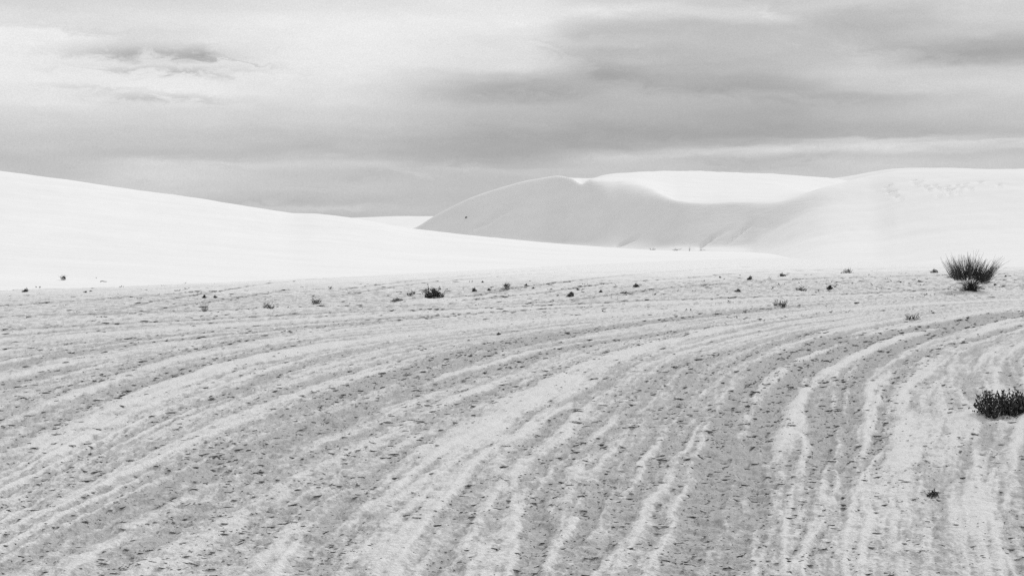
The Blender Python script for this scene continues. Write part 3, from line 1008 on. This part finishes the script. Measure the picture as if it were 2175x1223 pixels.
leafy(2137, 881, 124, 46, 'dense dark leafy shrub on a sand mound at the right edge', n=620, sprigs=34, fine=0.55)
tuft(2142, 889, 16, 9, 'tiny grey sprig in front of the dense leafy shrub at the right edge', n=14, mat=M_dead, clump=.5, name='sprig', category='plant')
leafy(923, 633, 37, 24, 'compact black shrub standing alone left of centre on the flat', n=260, sprigs=3)
leafy(672, 645, 18, 14, 'small notched dark shrub beside the long track left of centre', n=110, sprigs=1)
leafy(570, 655, 22, 13, 'dark low shrub with a wisp of dry stems on its left', n=110, sprigs=5)
leafy(1658, 650, 25, 14, 'dark mounded shrub nearest the camera among the right-hand scrub', n=120, sprigs=3)
leafy(1702, 618, 22, 12, 'leaning shrub with a paler ragged left half on the right-hand flat', n=100, sprigs=2)
leafy(1801, 580, 20, 11, 'dark shrub farthest back below the right dune foot', n=100, sprigs=3)
leafy(1938, 679, 32, 14, 'spreading dark plant with arched stems beside the pale double ridge', n=110, sprigs=5)
low(1980, 1054, 32, 15, 'small black dried plant lying on the crust at lower right', name='dead_plant')
low(1763, 615, 13, 11, 'small crescent-shaped dark plant right of the leaning shrub')
low(1566, 620, 16, 7, 'flat dark cushion plant at the left end of the right-hand scrub')
low(1592, 594, 11, 8, 'tiny dark plant above the flat cushion plant')
low(1663, 587, 15, 8, 'small dark clump on the far rut right of centre')
low(1985, 579, 17, 8, 'low oval dark clump just left of the tallest shrub')
low(1954, 599, 11, 5, 'tiny dark pad of leaves lower left of the tallest shrub')
low(1211, 630, 15, 12, 'spiky dark clump right of centre on a pale strip')
low(1228, 616, 7, 5, 'small dark lump above the spiky clump right of centre')
low(1276, 621, 8, 6, 'tiny dark star-shaped plant alone on the pale strip')
low(1351, 610, 14, 9, 'round dark plant at the right end of the pale strip')
low(1008, 619, 11, 9, 'small dark plant between the compact black shrub and a grass tuft')
low(1038, 617, 8, 5, 'faint little plant just right of the small dark plant near centre')
low(843, 640, 26, 9, 'sprawling dead twigs lower left of the compact black shrub', name='dead_plant')
low(434, 633, 9, 8, 'left one of two small dark clumps at the foot of the left dune')
low(458, 633, 9, 7, 'right one of two small dark clumps at the foot of the left dune')
low(53, 620, 12, 9, 'dark clump nearest the left edge at the dune foot')
low(181, 621, 8, 4, 'small flat plant, left one of a pair at the left dune foot')
low(193, 619, 7, 3, 'small flat plant, right one of a pair at the left dune foot')
low(1025, 600, 5, 4, 'speck of a plant beyond the compact black shrub, near the farthest ruts')
low(1132, 613, 6, 4, 'dark speck of a plant right of the upright grass tuft')
low(1117, 607, 7, 5, 'pale speck of a plant beside the upright grass tuft')
low(2114, 606, 8, 5, 'little plant right of the foot of the tallest shrub')
low(2136, 588, 6, 4, 'dark dot of a plant right of the tallest shrub')
low(1530, 590, 5, 4, 'dark dot of a plant left of the tiny dark plant on the flat')
low(1060, 711, 9, 6, 'tiny dark plant in the middle of the curving tracks')
tuft(1076, 614, 18, 22, 'upright dry grass tuft with dark base near centre', n=40, clump=.5)
tuft(872, 629, 26, 20, 'fan of thin dry grass left of the compact black shrub', n=34, clump=.25, spread=.9)
tuft(825, 630, 12, 12, 'faint thin grass left of the dry grass fan', n=14)
tuft(434, 661, 14, 26, 'pale grass tuft in front of the pair of small clumps', n=40)
tuft(134, 595, 10, 16, 'thin grass with dark base on the lower left dune slope', n=22, mat=M_dead, clump=.4)
tuft(205, 591, 4, 6, 'tiny single stalk on the lower left dune slope', n=5, mat=M_dead)
tuft(702, 614, 9, 11, 'small wispy tuft on the far ruts right of the notched shrub', n=14, mat=M_dead, clump=.2)
tuft(504, 642, 6, 5, 'faint sprig between the two small clumps and the wispy shrub', n=10, mat=M_dead)
tuft(417, 635, 7, 5, 'small pale sprig left of the two small clumps', n=10, mat=M_dry)
tuft(1495, 608, 20, 10, 'pale wispy scrub left of the flat cushion plant', n=30, mat=M_dry, spread=.9)
tuft(1740, 616, 14, 6, 'faint pale scrub between the leaning shrub and the crescent-shaped plant', n=18, mat=M_dry, spread=.9)
tuft(1568 + 68, 594, 8, 12, 'faint pale stalks below the far rut right of centre', n=10, mat=M_dry)
tuft(1385, 531, 24, 9, 'sparse grass at the slip face base, leftmost of four', n=16, mat=M_dead, spread=.9)
tuft(1436, 532, 24, 9, 'sparse grass at the slip face base, second from left', n=16, mat=M_dead, spread=.9)
tuft(1464, 533, 5, 19, 'lone upright stalk at the slip face base, third from left', n=5, mat=M_dead)
tuft(1492, 532, 12, 6, 'sparse grass at the slip face base, rightmost of four', n=12, mat=M_dead, spread=.9)
low(990, 463, 4, 4, 'single dark dot of a plant high on the shaded slip face')
sk = Strands()
lc = hit(218, 599)
kk = lc.y / F
sk.tube([(-5 * kk, 0, 0.01), (-1 * kk, 0, 2.2 * kk), (4 * kk, 0, 1.2 * kk), (9 * kk, 0, 0.01)], .012, .006)
o = link('stick', mesh_from('stick', np.concatenate(sk.v), sk.f, sk.n, False, M_dead), label='thin bent stick lying on the lower left dune slope', category='stick')
o.location = lc

# dry litter blown about the flat: bits of twig and leaf
lit = Strands()
rg = random.Random(5)
for _ in range(170):
    yy = rg.uniform(23, 43)
    xx = rg.uniform(-0.36, 0.38) * yy
    if yy - 0.45 * xx > 40:
        continue
    if rg.random() < 0.5:
        xx, yy = xx * 0.5 + 5, yy * 0.6 + 14
    z0 = float(flat(np.array([xx]), np.array([yy]))[0][0])
    for _ in range(rg.randrange(2, 7)):
        p = np.array([xx + rg.gauss(0, .03), yy + rg.gauss(0, .04), z0 + rg.uniform(-.003, .02)])
        lit.leaf(p, rnd_dir(-.05, .6), rg.uniform(.02, .07), rg.uniform(.005, .014))
    if rg.random() < .3:
        a = rg.uniform(0, 3.1)
        lit.tube(curve((xx, yy, z0), (math.cos(a), math.sin(a), .5), rg.uniform(.04, .12), (0, 0, -.3), 3), .003, .0015)
o = lit.build('plant_litter', M_dead, kind='stuff')
o['label'] = 'scattered specks of dry plant litter on the far flat'
o['category'] = 'litter'
